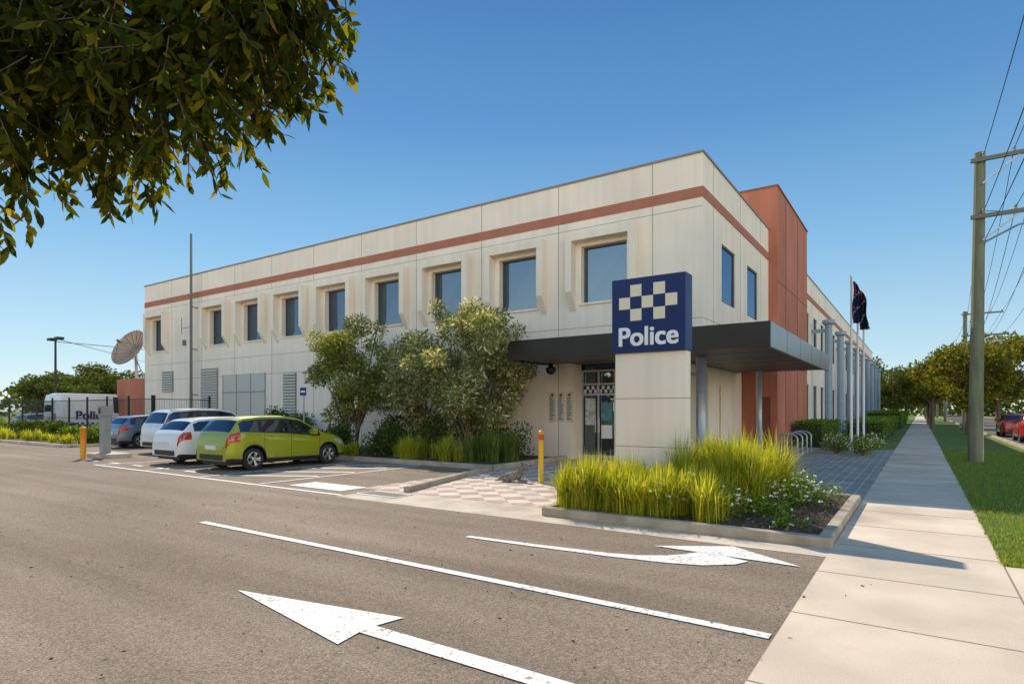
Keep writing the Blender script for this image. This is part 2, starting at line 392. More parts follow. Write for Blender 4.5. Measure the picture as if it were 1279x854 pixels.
for k in range(4):
    y=8.4+k*1.15; ln.append([(-14.5,y),(-14.4,y-.12),(-12.3,y+1.1),(-12.4,y+1.22)])
flat('hatching',ln)
flat('accessible_panel',[[(-11.4,8.05),(-9.7,8.05),(-9.7,8.75),(-11.4,8.75)]])
flat('give_way_dashes',[[(x,8.3),(x+.6,8.3),(x+.6,8.42),(x,8.42)] for x in (-22.4,-20.9,-19.4,-17.9,-16.4)])
b=B(); b.box(-9.15,-8.1,7.95,8.45,.008,.022,0)
for i in range(16):
    x=-9.1+i*.062; b.box(x,x+.03,8.0,8.4,.0225,.026,1)
b.obj('drain_grate',[GALV,BLACK])

# ------------------------------------------------------------------ garden beds
def kerbpath(b,pts,w=.15,h=.14):
    for i in range(len(pts)-1):
        a=Vector((*pts[i],h/2)); c=Vector((*pts[i+1],h/2)); b.beam(a,c,w,h)
bed=empty('garden_bed')
b=B()
kerbpath(b,[(-4.88,8.03),(-.86,8.03)]); kerbpath(b,[(-.95,8.106),(-.95,12.3)]); kerbpath(b,[(-1.03,12.3),(-3.9,12.3)]); kerbpath(b,[(-4.88,8.106),(-4.88,11.2)]); kerbpath(b,[(-4.85,11.2),(-3.9,12.24)])
b.obj('kerb',[KERB],bed,bevel=.02)
def mound(name,x0,x1,y0,y1,z,parent,nx=40,ny=40):
    V=[];F=[]
    for j in range(ny+1):
        for i in range(nx+1):
            u=i/nx;v=j/ny; e=min(u,1-u,v,1-v); V.append((x0+(x1-x0)*u,y0+(y1-y0)*v,z+min(.06,e*.5)+random.uniform(-.012,.012)))
    for j in range(ny):
        for i in range(nx):
            k=j*(nx+1)+i; F.append((k,k+1,k+nx+2,k+nx+1))
    return mesh_np(name,np.array(V),F,[MULCH],parent)
mound('mulch',-4.81,-1.02,8.1,12.23,.07,bed)
P=np.column_stack([rng.uniform(-4.7,-1.1,2500),rng.uniform(8.2,12.1,2500),np.full(2500,.135)]); D=rdir(2500); D[:,2]*=.25
V,F=leaf_quads(P,D,np.full(2500,.05),.3)
mesh_np('bark_chips',V,F,[leafmat('chips',[(0,(.05,.03,.02)),(.6,(.14,.09,.06)),(1,(.30,.22,.15))],0)],bed)

bed2=empty('facade_garden_bed')
b=B(); kerbpath(b,[(-9.75,17.4),(-9.75,13.3),(-21.0,13.3),(-21.0,15.8),(-31,15.8)]); b.obj('kerb',[KERB],bed2)
b=B(); kerbpath(b,[(-8.5,8.7),(-9.75,13.2)],.13,.12); b.obj('path_kerb',[KERB],bed2)
mound('mulch',-20.93,-9.82,13.37,17.45,.07,bed2); mound('mulch_b',-31,-21,15.87,17.45,.07,bed2)
bed3=empty('entrance_garden_bed')
b=B(); kerbpath(b,[(-60,10.6),(-31.2,10.6),(-30.6,11.2),(-30.6,13.8)]); b.obj('kerb',[CONCG],bed3)
mound('mulch',-60,-30.7,10.7,14.3,.06,bed3)

# ------------------------------------------------------------------ police station
PS=empty('police_station_building')
FY=17.5; FX=-5.23; TOP=9.15
def wall(name,u0,u1,z0,z1,holes,f,mats,depth=.3,glass=True):
    us=sorted(set([u0,u1]+[h[i] for h in holes for i in (0,1)])); zs=sorted(set([z0,z1]+[h[i] for h in holes for i in (2,3)]))
    b=B()
    for i in range(len(us)-1):
        for j in range(len(zs)-1):
            cu=(us[i]+us[i+1])/2; cz=(zs[j]+zs[j+1])/2
            if any(h[0]<cu<h[1] and h[2]<cz<h[3] for h in holes): continue
            b.poly([f(us[i],zs[j],0),f(us[i+1],zs[j],0),f(us[i+1],zs[j+1],0),f(us[i],zs[j+1],0)])
    for (a,c,d,e) in [h[:4] for h in holes]:
        for q in [((a,d),(c,d)),((c,d),(c,e)),((c,e),(a,e)),((a,e),(a,d))]:
            b.poly([f(q[0][0],q[0][1],0),f(q[1][0],q[1][1],0),f(q[1][0],q[1][1],-depth),f(q[0][0],q[0][1],-depth)])
    b.obj(name,mats,PS)
    if glass:
        g=B(); fr=B()
        def fbox(u0,u1,z0,z1,o0,o1):
            p=[f(u,z,o) for o in (o0,o1) for u,z in ((u0,z0),(u1,z0),(u1,z1),(u0,z1))]
            n=len(fr.v); fr.v+=p
            for q in [(3,2,1,0),(4,5,6,7),(0,1,5,4),(1,2,6,5),(2,3,7,6),(3,0,4,7)]: fr.f.append(tuple(n+k for k in q)); fr.m.append(0)
        for h in holes:
            a,c,d,e=h[:4]; o=-depth+.05
            t1,t2=random.uniform(-.006,.006),random.uniform(-.006,.006)
            g.poly([f(a,d,o+t1),f(c,d,o-t1),f(c,e,o+t2),f(a,e,o-t2)])
            w=.05
            fbox(a,a+w,d,e,o-.03,o+.035); fbox(c-w,c,d,e,o-.03,o+.035); fbox(a+w,c-w,d,d+w,o-.03,o+.033); fbox(a+w,c-w,e-w,e,o-.03,o+.033)
        g.obj(name+'_glazing',[GLASS],PS); fr.obj(name+'_window_frames',[M(name+'_framecol',(.12,.12,.12),.4,metal=.4)],PS)
ff=lambda u,z,o:(u,FY-o,z)
fs=lambda u,z,o:(FX+o,u,z)
wc=[-8.4,-11.7,-14.95,-18.15,-21.35,-24.55,-27.75,-30.95,-37.3]
holes=[(c-.8,c+.8,5.15,7.0) for c in wc]
wall('front_upper_wall',-39.05,FX,3.45,TOP,holes,ff,[WALL])
wall('front_lower_wall',-39.05,-9.6,0,3.45,[],ff,[WALL],glass=False)
sh=[(19.5,21.2,5.1,6.95),(22.9,24.6,5.1,6.95)]
wall('street_upper_wall',FY,26.6,3.45,TOP,sh,fs,[WALL],depth=.12)
wh=[]
y=36.2
while y<91:
    wh.append((y,y+1.5,5.0,7.1)); wh.append((y,y+1.5,1.0,3.1)); y+=3.1
wall('street_wing_wall',34.4,92,0,TOP,wh,fs,[WALL],depth=.15)
b=B()
b.poly([(-39.05,FY,TOP-.12),(FX,FY,TOP-.12),(FX,92,TOP-.12),(-39.05,92,TOP-.12)])
b.poly([(-39.05,FY,0),(-39.05,92,0),(-39.05,92,TOP),(-39.05,FY,TOP)])
b.poly([(-39.05,92,0),(FX,92,0),(FX,92,TOP),(-39.05,92,TOP)])
b.obj('roof_and_rear_walls',[WALL],PS)
b=B()
b.poly([(-9.6,FY,0),(-9.6,18.3,0),(-9.6,18.3,3.45),(-9.6,FY,3.45)])
b.box(-8.35,-6.3,18.3,18.5,0,3.45)
b.poly([(-6.3,18.3,0),(-6.3,26.6,0),(-6.3,26.6,3.45),(-6.3,18.3,3.45)])
b.poly([(-9.6,FY,3.45),(FX,FY,3.45),(FX,18.5,3.45),(-9.6,18.5,3.45)])
b.poly([(-6.3,18.5,3.45),(FX,18.5,3.45),(FX,26.6,3.45),(-6.3,26.6,3.45)])
b.obj('entry_recess_walls',[WALL],PS)
b=B()
b.poly([(-9.6,18.42,0),(-8.35,18.42,0),(-8.35,18.42,3.45),(-9.6,18.42,3.45)],1)
for x in (-9.6,-9.0,-8.4): b.box(x,x+.05,18.3,18.38,0,3.0,0)
for z in (.02,2.15,2.5,2.95): b.box(-9.55,-8.4,18.31,18.37,z,z+.06 if z>.1 else z+.12,0)
for x in (-9.06,-8.92): b.tube([(x,18.26,.9),(x,18.26,1.4)],.015,8,0)
for i in range(12):
    for j in range(2):
        x=-9.55+i*.096; z=2.23+j*.12
        b.box(x,x+.096,18.385,18.40,z,z+.12,2 if (i+j)%2 else 3)
b.box(-9.5,-9.12,18.385,18.40,1.15,2.05,4)
b.box(-8.9,-8.5,18.385,18.40,1.3,1.9,5); b.box(-8.9,-8.5,18.385,18.40,.7,1.15,3); b.box(-8.9,-8.6,18.385,18.40,1.95,2.1,2)
b.obj('entrance_doors',[ALU,DOORG,NAVY,LETTER,M('poster_pale',(.55,.62,.60),.6,var=.4,vscale=9),M('poster_teal',(.12,.30,.36),.6,var=.5,vscale=12)],PS)
b=B()
for i in range(3):
    x=-10.42+i*.33; b.box(x,x+.27,FY-.025,FY-.003,1.25,2.25,0)
    for r in range(11):
        z=1.33+r*.07; b.box(x+.04,x+.04+random.uniform(.12,.19),FY-.029,FY-.026,z,z+.03,1)
    b.box(x+.09,x+.18,FY-.029,FY-.026,2.11,2.20,1)
b.obj('notice_panels',[M('notice_cream',(.66,.60,.5),.6),M('notice_ink',(.08,.08,.09),.7)],PS)
b=B()
js=[-6.75,-10.05,-13.3,-16.55,-19.75,-22.95,-26.15,-29.35,-32.55,-35.8]
for x in js:
    b.box(x-.009,x+.009,FY-.004,FY+.01,8.2,TOP,0); b.box(x-.009,x+.009,FY-.004,FY+.01,(.0 if x<-9.7 else 3.7),7.84,0)
for z in (4.35,7.60): b.box(-39,FX,FY-.003,FY+.01,z-.008,z+.008,0)
for y in (18.6,21.9,25.1)+tuple(35.3+3.1*i for i in range(18)):
    b.box(FX-.01,FX+.004,y-.009,y+.009,3.7,7.84,0); b.box(FX-.01,FX+.004,y-.009,y+.009,8.2,TOP,0)
for z in (4.35,): b.box(FX-.01,FX+.003,FY,26.6,z-.008,z+.008,0)
b.box(-39,-9.62,FY-.003,FY+.01,3.42,3.436,0)
b.obj('panel_joints',[JOINT],PS)
b=B()
b.box(-39.07,FX+.02,FY-.02,FY+.02,7.86,8.17); b.box(FX-.02,FX+.02,FY+.021,26.6,7.86,8.17); b.box(FX-.02,FX+.02,34.41,92,7.86,8.17)
b.obj('terracotta_band',[STRIPE],PS)
b=B()
b.box(-39.1,FX+.04,FY-.04,FY+.12,TOP,TOP+.06); b.box(FX-.12,FX+.04,FY+.121,92,TOP,TOP+.06)
b.obj('parapet_capping',[CAP],PS)
b=B()
for c in wc:
    b.box(c-1.2,c+1.2,FY-.36,FY-.001,7.14,7.42)
    poly=[(FY-.001,7.139),(FY-.36,7.139),(FY-.36,5.5),(FY-.001,4.9)]
    b.prism(poly,c-1.2,c-.98); b.prism(poly,c+.98,c+1.2)
b.obj('window_hoods',[WALL],PS)
b=B()
for c in wc: b.box(c-.84,c+.84,FY-.05,FY-.002,5.08,5.15)
b.obj('window_sills',[WALL],PS)
b=B()
def louvre(x0,x1,z0,z1):
    b.box(x0,x1,FY-.03,FY-.002,z0,z1,1)
    n=int((z1-z0)/.14)
    for i in range(n):
        z=z0+i*.14; b.poly([(x0+.03,FY-.09,z+.02),(x1-.03,FY-.09,z+.02),(x1-.03,FY-.03,z+.12),(x0+.03,FY-.03,z+.12)],0)
        b.poly([(x0+.03,FY-.09,z+.02),(x0+.03,FY-.09,z+.035),(x1-.03,FY-.09,z+.035),(x1-.03,FY-.09,z+.02)],0)
louvre(-36.9,-35.6,2.7,3.9); louvre(-32.6,-30.9,1.6,3.9); louvre(-25.2,-24.2,1.2,3.45)
b.box(-30.4,-26.6,FY-.05,FY-.002,.1,3.5,0)
for x in (-30.4,-29.13,-27.86,-26.65): b.box(x,x+.05,FY-.065,FY-.051,.1,3.5,1)
b.box(-30.4,-26.6,FY-.064,FY-.051,2.55,2.6,1)
b.obj('service_louvres',[LOUV,JOINT],PS)
b=B(); b.box(-11.5,-4.88,26.6,34.4,0,10.9)
b.obj('terracotta_tower',[TERRA],PS)
b=B(); b.box(-11.55,-4.84,26.56,34.44,10.9,10.97); b.obj('tower_capping',[M('tower_cap',(.25,.08,.05),.6)],PS)
b=B()
b.box(-4.876,-4.868,28.4,28.42,.3,10.8); b.box(-4.876,-4.868,31.4,31.42,.3,10.8)
for z in (3.6,7.0): b.box(-4.876,-4.869,26.62,34.4,z,z+.016)
b.box(-5.75,-5.15,26.58,26.598,.02,2.2)
b.obj('tower_joints',[M('tower_joint',(.2,.07,.04),.9)],PS)
b=B(); b.box(-5.4,-5.22,26.5,26.6,3.9,4.6); b.box(-5.65,-5.55,26.55,26.6,1.35,1.55); b.obj('tower_fixtures',[BLACK],PS)
b=B()
x0,x1,y0,z0,z1=-10.4,-2.91,15.0,3.15,3.75; ye=25.8
b.box(x0,x1,y0,y0+.08,z0,z1,0)
b.box(x1-.08,x1,y0+.081,ye,z0,z1,1)
b.box(x0,x0+.08,y0+.081,FY-.003,z0,z1,0)
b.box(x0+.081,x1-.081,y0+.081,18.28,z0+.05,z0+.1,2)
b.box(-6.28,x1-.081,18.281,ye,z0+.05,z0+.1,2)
b.box(x0+.081,x1-.081,y0+.081,FY-.02,z1-.1,z1-.03,0)
b.box(FX+.02,x1-.081,FY-.019,ye,z1-.1,z1-.03,0)
b.box(-6.28,x1-.081,ye-.08,ye,z0+.1,z1,1)
for i in range(1,4): 
    x=x0+(x1-x0)*i/4; b.box(x-.006,x+.006,y0-.003,y0,z0,z1,3)
for i in range(1,5):
    y=y0+(ye-y0)*i/5; b.box(x1,x1+.003,y-.008,y+.008,z0,z1,3)
for i in range(6):
    y=y0+.1+(ye-y0)*i/6; b.box(-6.2 if y>18 else -9.5,x1-.1,y,y+.012,z0+.046,z0+.05,3)
b.obj('entrance_canopy',[FASCIA,STEELF,SOFFIT,BLACK],PS)
b=B(); b.tube([(-5.35,17.75,0),(-5.35,17.75,3.25)],.15,24); b.tube([(-5.35,25.4,0),(-5.35,25.4,3.25)],.12,20); b.obj('entry_columns',[GALV],PS,True)
b=B()
b.box(-6.29,-6.26,19.4,21.6,.1,2.9,0); b.box(-6.26,-6.24,19.5,20.5,.2,2.8,1); b.box(-6.26,-6.24,20.6,21.5,.2,2.8,1)
b.box(-6.27,-6.25,23.2,24.5,.3,2.6,2)
b.obj('side_entry_panels',[ALU,M('panel_beige',(.6,.54,.45),.6),WALL],PS)
b=B(); b.lathe([(.0,-.17),(.09,-.15),(.15,-.08),(.17,0),(.17,.05),(.08,.08),(.05,.2)],'z',(-10.0,16.9,2.98),18); b.obj('dome_camera',[M('dome_black',(.02,.02,.02),.15)],PS,True)
b=B()
y=38.5
while y<90:
    b.tube([(-4.35,y,0),(-4.35,y,6.5)],.2,14,0); b.lathe([(.2,0),(.33,.1),(.33,.3),(.0,.33)],'z',(-4.35,y,6.5),14,0)
    b.beam((-4.35,y,6.2),(FX,y,6.2),.14,.2,0); y+=6.2
b.obj('wing_columns',[M('bluegrey_steel',(.24,.32,.40),.5,metal=.1,var=.08)],PS,False)
b=B(); b.tube([(-33.0,17.15,.3),(-33.0,17.15,7.5),(-33,17.15,11.3)],[.08,.07,.06],10)
for z in (2.5,5.0,7.3): b.beam((-33,17.15,z),(-33,FY,z),.05,.05)
b.beam((-34.1,17.2,6.2),(-33,17.15,6.2),.03,.03); b.tube([(-34.1,17.2,5.9),(-34.1,17.2,6.8)],.02,6)
b.box(-34.4,-34.2,17.38,17.49,5.3,5.6)
b.obj('antenna_mast',[M('mast_grey',(.16,.15,.14),.6)])
b=B(); b.box(-44.5,-40.2,18.2,22,0,3.7); b.obj('terracotta_plant_wall',[TERRA],None)
dsh=empty('satellite_dish',(-43.1,18.6,5.6))
b=B(); R=1.3
prof=[(R*i/8,.42*(i/8)**2) for i in range(9)]
b.lathe(prof,'z',(0,0,0),32,0); b.lathe([(R,.42),(R+.03,.43),(R+.03,.39)],'z',(0,0,0),32,0)
for k in range(16):
    a=k*math.pi/8; pts=[(r*math.cos(a),r*math.sin(a),z+.012) for r,z in prof[1:]]; b.tube(pts,.014,4,1)
for k in range(3):
    a=k*2.094; b.tube([(R*.95*math.cos(a),R*.95*math.sin(a),.4),(0,0,1.15)],.018,5,1)
b.tube([(0,0,1.0),(0,0,1.25)],.08,10,1)
d=b.obj('reflector',[M('dish_skin',(.42,.30,.21),.6,var=.1),M('dish_ribs',(.2,.13,.09),.6)],dsh,True)
d.rotation_euler=Vector((.20,-.85,.45)).to_track_quat('Z','Y').to_euler()
b=B(); b.tube([(0,.2,-1.9),(0,.15,-.15)],.09,10); b.beam((0,.2,-.2),(-.02,0,.1),.3,.3); b.beam((.5,.5,-1.9),(0,.1,-.4),.05,.05); b.obj('mount',[GALV],dsh)

# ------------------------------------------------------------------ police pillar sign
SG=empty('police_pillar_sign')
b=B(); b.box(-4.56,-3.27,10.0,10.24,0,2.66); b.obj('pillar',[WALL],SG)
b=B()
for z in (1.0,1.85): b.box(-4.562,-3.268,9.998,10.242,z,z+.012)
b.obj('pillar_joints',[JOINT],SG)
b=B(); b.box(-4.60,-3.25,9.93,10.28,2.665,3.98); b.obj('sign_box',[NAVY],SG,bevel=.012)
b=B(); s=.213; cx=-3.925; zt=3.86
for r in range(3):
    for c in range(5):
        if (r+c)%2==1:
            x=cx-2.5*s+c*s; z=zt-(r+1)*s; b.box(x+.003,x+s-.003,9.922,9.929,z+.003,z+s-.003)
b.obj('sign_checks',[SIGNC],SG)
def text(body,name,loc,size,mat,parent,bold=.01,ext=.004):
    k=0
    for dx in (-1,0,1):
        for dz in (-.6,0,.6):
            c=bpy.data.curves.new(name,'FONT'); c.body=body; c.size=size; c.align_x='CENTER'; c.align_y='CENTER'; c.extrude=ext
            o=bpy.data.objects.new(name,c); o.location=(loc[0]+dx*bold,loc[1]-k*.0004,loc[2]+dz*bold); o.rotation_euler=(math.radians(90),0,0)
            c.materials.append(mat); COL.objects.link(o); o.parent=parent; k+=1
text('Police','lettering',(-3.925,9.925,2.93),.46,LETTER,SG,bold=.013)

# ------------------------------------------------------------------ street furniture
e=empty('bollard')
b=B(); b.tube([(-7.06,11.5,0),(-7.06,11.5,1.16)],.06,16,0); b.lathe([(.06,1.16),(.04,1.19),(0,1.2)],'z',(-7.06,11.5,0),16,0)
b.tube([(-7.06,11.5,.98),(-7.06,11.5,1.10)],.0625,16,1); b.tube([(-7.06,11.5,0),(-7.06,11.5,.03)],.1,16,0)
b.obj('post',[YEL,M('red_reflector',(.6,.06,.02),.4)],e,True)
e=empty('bollard')
b=B(); b.tube([(-23.3,8.5,0),(-23.3,8.5,1.03)],.09,16,0); b.lathe([(.09,1.03),(.06,1.08),(0,1.09)],'z',(-23.3,8.5,0),16,0); b.obj('post',[M('orange_yellow',(.8,.33,.02),.5)],e,True)
e=empty('access_intercom_post')
b=B(); b.box(-24.0,-23.7,9.25,9.5,0.141,1.449,0); b.box(-24.03,-23.67,9.2,9.55,1.45,1.8,0); b.box(-23.93,-23.77,9.19,9.199,1.52,1.72,1); b.box(-24.5,-22.8,8.9,9.8,0,.14,2); b.obj('housing',[M('intercom_grey',(.30,.30,.29),.6,var=.1),BLACK,CONCG],e)
e=empty('parking_sign')
b=B(); b.tube([(-19.2,14.2,0),(-19.2,14.2,2.45)],.025,8,0); b.box(-19.38,-19.02,14.16,14.175,2.2,2.5,1); b.box(-19.33,-19.07,14.155,14.159,2.32,2.38,2); b.obj('sign_and_post',[GALV,NAVY,LETTER],e)
for i in range(4):
    e=empty('bike_hoop',(-3.9,22.9+i*1.05,0)); b=B()
    pts=[(-.35,0,0),(-.35,0,.65)]+[(-.35*math.cos(t),0,.65+.18*math.sin(t)) for t in (0.5,1.0,1.57,2.14,2.64)]+[(.35,0,.65),(.35,0,0)]
    b.tube(pts,.03,10); b.obj('hoop',[GALV],e,True)
flagc=[[(.008,.015,.07),(.5,.02,.02)],[(.01,.01,.012),(.45,.03,.02)]]
for i,(x,y,hh) in enumerate([(-2.35,28.2,7.1),(-2.3,30.6,7.1),(-2.25,33.2,7.1)]):
    e=empty('flagpole',(x,y,0)); b=B(); b.tube([(0,0,0),(0,0,hh)],[.055,.035],12); b.lathe([(0,.12),(.05,.08),(.06,.03),(.03,0)],'z',(0,0,hh),12)
    b.tube([(0,0,0),(0,0,.25)],.1,12); b.obj('pole',[WHITEP],e,True)
    if i<2:
        V=[];F=[];mi=[]; nu,nv=14,22
        for j in range(nv+1):
            for k in range(nu+1):
                u=k/nu; v=j/nv
                wd=.26+.12*v
                V.append((.05+u*wd+.03*math.sin(v*7+i), .12*math.sin(u*16+v*2.0+i)*(.4+u), hh-.15-v*1.75-u*u*.4*(1-v)))
        for j in range(nv):
            for k in range(nu):
                q=j*(nu+1)+k; F.append((q,q+1,q+nu+2,q+nu+1)); mi.append(1 if (k in (2,3) and j<9) or (j%9==4 and k<6) else (2 if (k+j*2)%17==0 else 0))
        o=mesh_np('flag',np.array(V),F,[M('flag_base%d'%i,flagc[i][0],.8),M('flag_accent%d'%i,flagc[i][1],.8),M('flag_w%d'%i,(.6,.6,.6),.8)],e,mi)
        o.data.polygons.foreach_set('use_smooth',[True]*len(F))
e=empty('street_lamp',(-46.5,15.4,0)); b=B(); b.tube([(0,0,0),(0,0,6.2)],[.09,.06],10,0); b.beam((-.55,0,6.25),(.55,0,6.25),.05,.05,0)
b.box(-.85,-.3,-.2,.2,6.2,6.36,1); b.box(.3,.85,-.2,.2,6.2,6.36,1); b.obj('pole_and_heads',[BLACK,BLACK],e)
fe=empty('security_fence'); b=B()
def fence(p,q):
    p=Vector((*p,0)); q=Vector((*q,0)); L=(q-p).length; d=(q-p)/L; n=int(L/.12)
    for i in range(n+1):
        c=p+d*(i*L/n); b.box(c.x-.0045,c.x+.0045,c.y-.0045,c.y+.0045,.1,2.25,0)
    m=int(L/2.5)
    for i in range(m+1):
        c=p+d*(i*L/m); b.box(c.x-.04,c.x+.04,c.y-.04,c.y+.04,0,2.4,0)
    for z in (.2,1.2,2.2): b.beam(p+Vector((0,0,z)),q+Vector((0,0,z)),.035,.035,0)
fence((-62,14.5),(-31.6,14.5)); fence((-31.6,14.6),(-31.6,17.4))
b.obj('bars_and_posts',[BLACK],fe)

# ------------------------------------------------------------------ power poles
def power_pole(x,y,h,lean):
    e=empty('power_pole',(x,y,0)); b=B()
    b.tube([(0,0,-.1),(lean*.5,0,h*.5),(lean,0,h)],[.20,.175,.145],16,0)
    for z,l in ((h-.28,2.5),(h-2.05,2.6)):
        b.beam((-.25+lean,-.2,z),(l,-.2,z+.03),.1,.12,1)
        b.beam((lean+.05,-.2,z-.75),(1.1,-.2,z-.02),.04,.05,2)
        for k in range(4):
            xx=.2+(l-.3)*k/3; b.lathe([(.02,0),(.05,.03),(.03,.07),(.055,.1),(.03,.16),(0,.17)],'z',(xx,-.2,z+.07),10,3)
    b.tube([(lean,-.1,h-2.9),(1.0,-.6,h-2.55),(1.9,-.9,h-2.6)],.03,8,2); b.box(1.7,2.35,-1.02,-.82,h-2.68,h-2.58,2)
    b.tube([(.19,.08,0),(.19,.08,h*.6)],.03,6,2)
    b.obj('pole_and_crossarms',[POLEW,M('crossarm_wood',(.2,.19,.15),.9),GALV,M('insulator',(.35,.33,.3),.3)],e)
power_pole(1.43,23.9,9.75,.12); power_pole(3.0,62,9.8,.05); power_pole(3.0,108,9.8,0); power_pole(1.5,-14,9.8,0); power_pole(3.0,160,9.8,0)
b=B()
poles=[(1.5,-14),(1.43,23.9),(3.0,62),(3.0,108),(3,160)]
for i in range(4):
    (xa,ya),(xb,yb)=poles[i],poles[i+1]
    for z,offs in ((9.62,(.2,.93,1.67,2.4)),(7.85,(.2,.97,1.73,2.5)),(7.0,(.25,))):
        for o in offs:
            pts=[]
            for k in range(17):
                t=k/16; pts.append((xa+o+(xb-xa)*t,ya-.2+(yb-ya)*t,z-2.2*t*(1-t)))
            b.tube(pts,.011,5,0)
b.tube([(1.7,23.9,7.9),(8,26,7.1),(15,30,6.8)],.011,5)
b.tube([(-46.5,15.4,6.3),(-75,34,7.2),(-120,60,9)],.02,5); b.tube([(-46.5,15.4,6.1),(-42,40,5.4),(-41,60,8.6)],.02,5)
b.obj('overhead_wires',[BLACK])

# ------------------------------------------------------------------ vehicles
def interp(p,x):
    if x<=p[0][0]: return p[0][1]
    for i in range(len(p)-1):
        if x<=p[i+1][0]:
            t=(x-p[i][0])/(p[i+1][0]-p[i][0]); t2=t*t*(3-2*t)*.35+t*.65
            return p[i][1]+(p[i+1][1]-p[i][1])*t2
    return p[-1][1]
TAIL=M('tail_lamp',(.45,.01,.01),.15,coat=.6); HEAD=M('head_lamp',(.65,.67,.7),.08,metal=.4,coat=.6); PLATE=M('number_plate',(.72,.72,.68),.5)
def car(name,loc,rz,paint,L,W,prof,belt,wheels,R,side,ws,rw,pillars,seams,tail,head,glassm=True,roofrail=False,sill=.22,gin=.30):
    e=empty(name,loc,rz)
    xs=set(); x=-L/2
    while x<=L/2+1e-6: xs.add(round(x,4)); x+=.045
    for q in (.012,.03,.06,.1): xs.add(round(-L/2+q,4)); xs.add(round(L/2-q,4))
    xs.add(round(L/2,4))
    for s in seams: xs.add(s); xs.add(round(s+.014,4))
    for s in pillars: xs.add(s[0]); xs.add(s[1])
    for s in (*side,*ws,*rw): xs.add(s)
    for w_ in wheels:
        for k in range(25): xs.add(round(w_+ (R+.055)*math.cos(math.pi*k/24),4))
    xs=sorted(x for x in xs if abs(x)<=L/2+1e-4); xx=[xs[0]]
    for x in xs[1:]:
        if x-xx[-1]>.004: xx.append(x)
    xs=xx; b=B(); rows=[]
    for x in xs:
        t=abs(x)/(L/2); ee=max(0,(t-.74)/.26); w=W/2*(1-.15*ee**2.6)
        zb=sill+.06*ee
        for wx in wheels:
            dx=abs(x-wx); RR=R+.055
            if dx<RR: zb=max(zb,R+math.sqrt(max(0,RR*RR-dx*dx)))
        zt=interp(prof,x); be=min(interp(belt,x),zt-.035); g=zt-be; zb=min(zb,be-.03)
        w4=w*.945-gin*g; z4=zt-.07*min(1,g/.3)-.004
        wb=w*.955
        def zz(f): return zb+(be-zb)*f
        pts=[(w*.965,zb),(w*.995,zz(.12)),(w,zz(.4)),(w*.985,zz(.7)),(w*.995,zz(.86)),(wb,be),
             (wb+(w4-wb)*.07,be+(z4-be)*.07),(wb+(w4-wb)*.9,be+(z4-be)*.9),(w4,z4),(w4*.93,zt-.018*min(1,g/.2)),(w4*.5,zt+.008),(0,zt+.014)]
        rows.append((x,pts,g))
    K=len(rows[0][1]); 
    for sgn in (1,-1):
        base=len(b.v)
        for x,pts,g in rows:
            for (yy,z) in pts: b.v.append((x,yy*sgn,z))
        for i in range(len(rows)-1):
            xm=(rows[i][0]+rows[i+1][0])/2; g=min(rows[i][2],rows[i+1][2])
            for k in range(K-1):
                a=base+i*K+k; q=(a,a+K,a+K+1,a+1) if sgn<0 else (a,a+1,a+K+1,a+K)
                mi=0
                if k==6 and side[0]<xm<side[1] and g>.09: mi=2 if any(p0<xm<p1 for p0,p1 in pillars) else 1
                if k in (5,7) and side[0]<xm<side[1] and g>.09 and glassm: mi=2
                if k in (9,10) and (ws[0]<xm<ws[1] or rw[0]<xm<rw[1]): mi=1
                if k<5 and any(s<xm<s+.014 for s in seams): mi=2
                if k==0: mi=2
                if tail and xm<tail[0] and k in tail[1]: mi=3
                if head and xm>head[0] and k in head[1]: mi=4
                b.f.append(q); b.m.append(mi)
    for i in (0,len(rows)-1):
        x,pts,g=rows[i]; ring=[(x,y,z) for y,z in pts]+[(x,-y,z) for y,z in reversed(pts[:-1])]
        b.poly(ring if i else list(reversed(ring)),0)
    body=b.obj('body',[paint,CARG,BLACK,TAIL,HEAD],e,True)
    me=body.data
    bm=bmesh.new(); bm.from_mesh(me); bmesh.ops.remove_doubles(bm,verts=bm.verts,dist=.0015); bmesh.ops.recalc_face_normals(bm,faces=bm.faces)
    for ed in bm.edges:
        if len(ed.link_faces)==2 and ed.calc_face_angle(0)>.6: ed.smooth=False
    bm.to_mesh(me); bm.free()
    d=B()
    d.box(-L/2+.12,L/2-.12,-W/2+.24,W/2-.24,.17,.55,0)
    d.box(-L/2-.012,-L/2+.3,-W*.33,W*.33,.30,.45,0)
    d.box(L/2-.3,L/2+.012,-W*.3,W*.3,.28,.5,0)
    d.box(L/2-.2,L/2+.02,-.26,.26,.42,.53,1)
    d.box(-L/2-.03,-L/2+.1,-.26,.26,.58,.70,1)
    for sg in (1,-1):
        xm=side[1]-.28
        zm=interp(belt,xm)+.04
        d.box(xm-.08,xm+.06,min(sg*W*.46,sg*W*.575),max(sg*W*.46,sg*W*.575),zm,zm+.15,2)
        for s in seams[1:]:
            d.box(s+.06,s+.24,min(sg*W*.49,sg*W*.512),max(sg*W*.49,sg*W*.512),zm-.22,zm-.185,2)
        if roofrail:
            x0_,x1_=rw[1]+.1,ws[0]-.2; d.beam((x0_,sg*W*.32,interp(prof,x0_)+.03),(x1_,sg*W*.32,interp(prof,x1_)+.03),.03,.03,3)
    d.obj('trim',[BLACK,PLATE,paint,GALV],e)
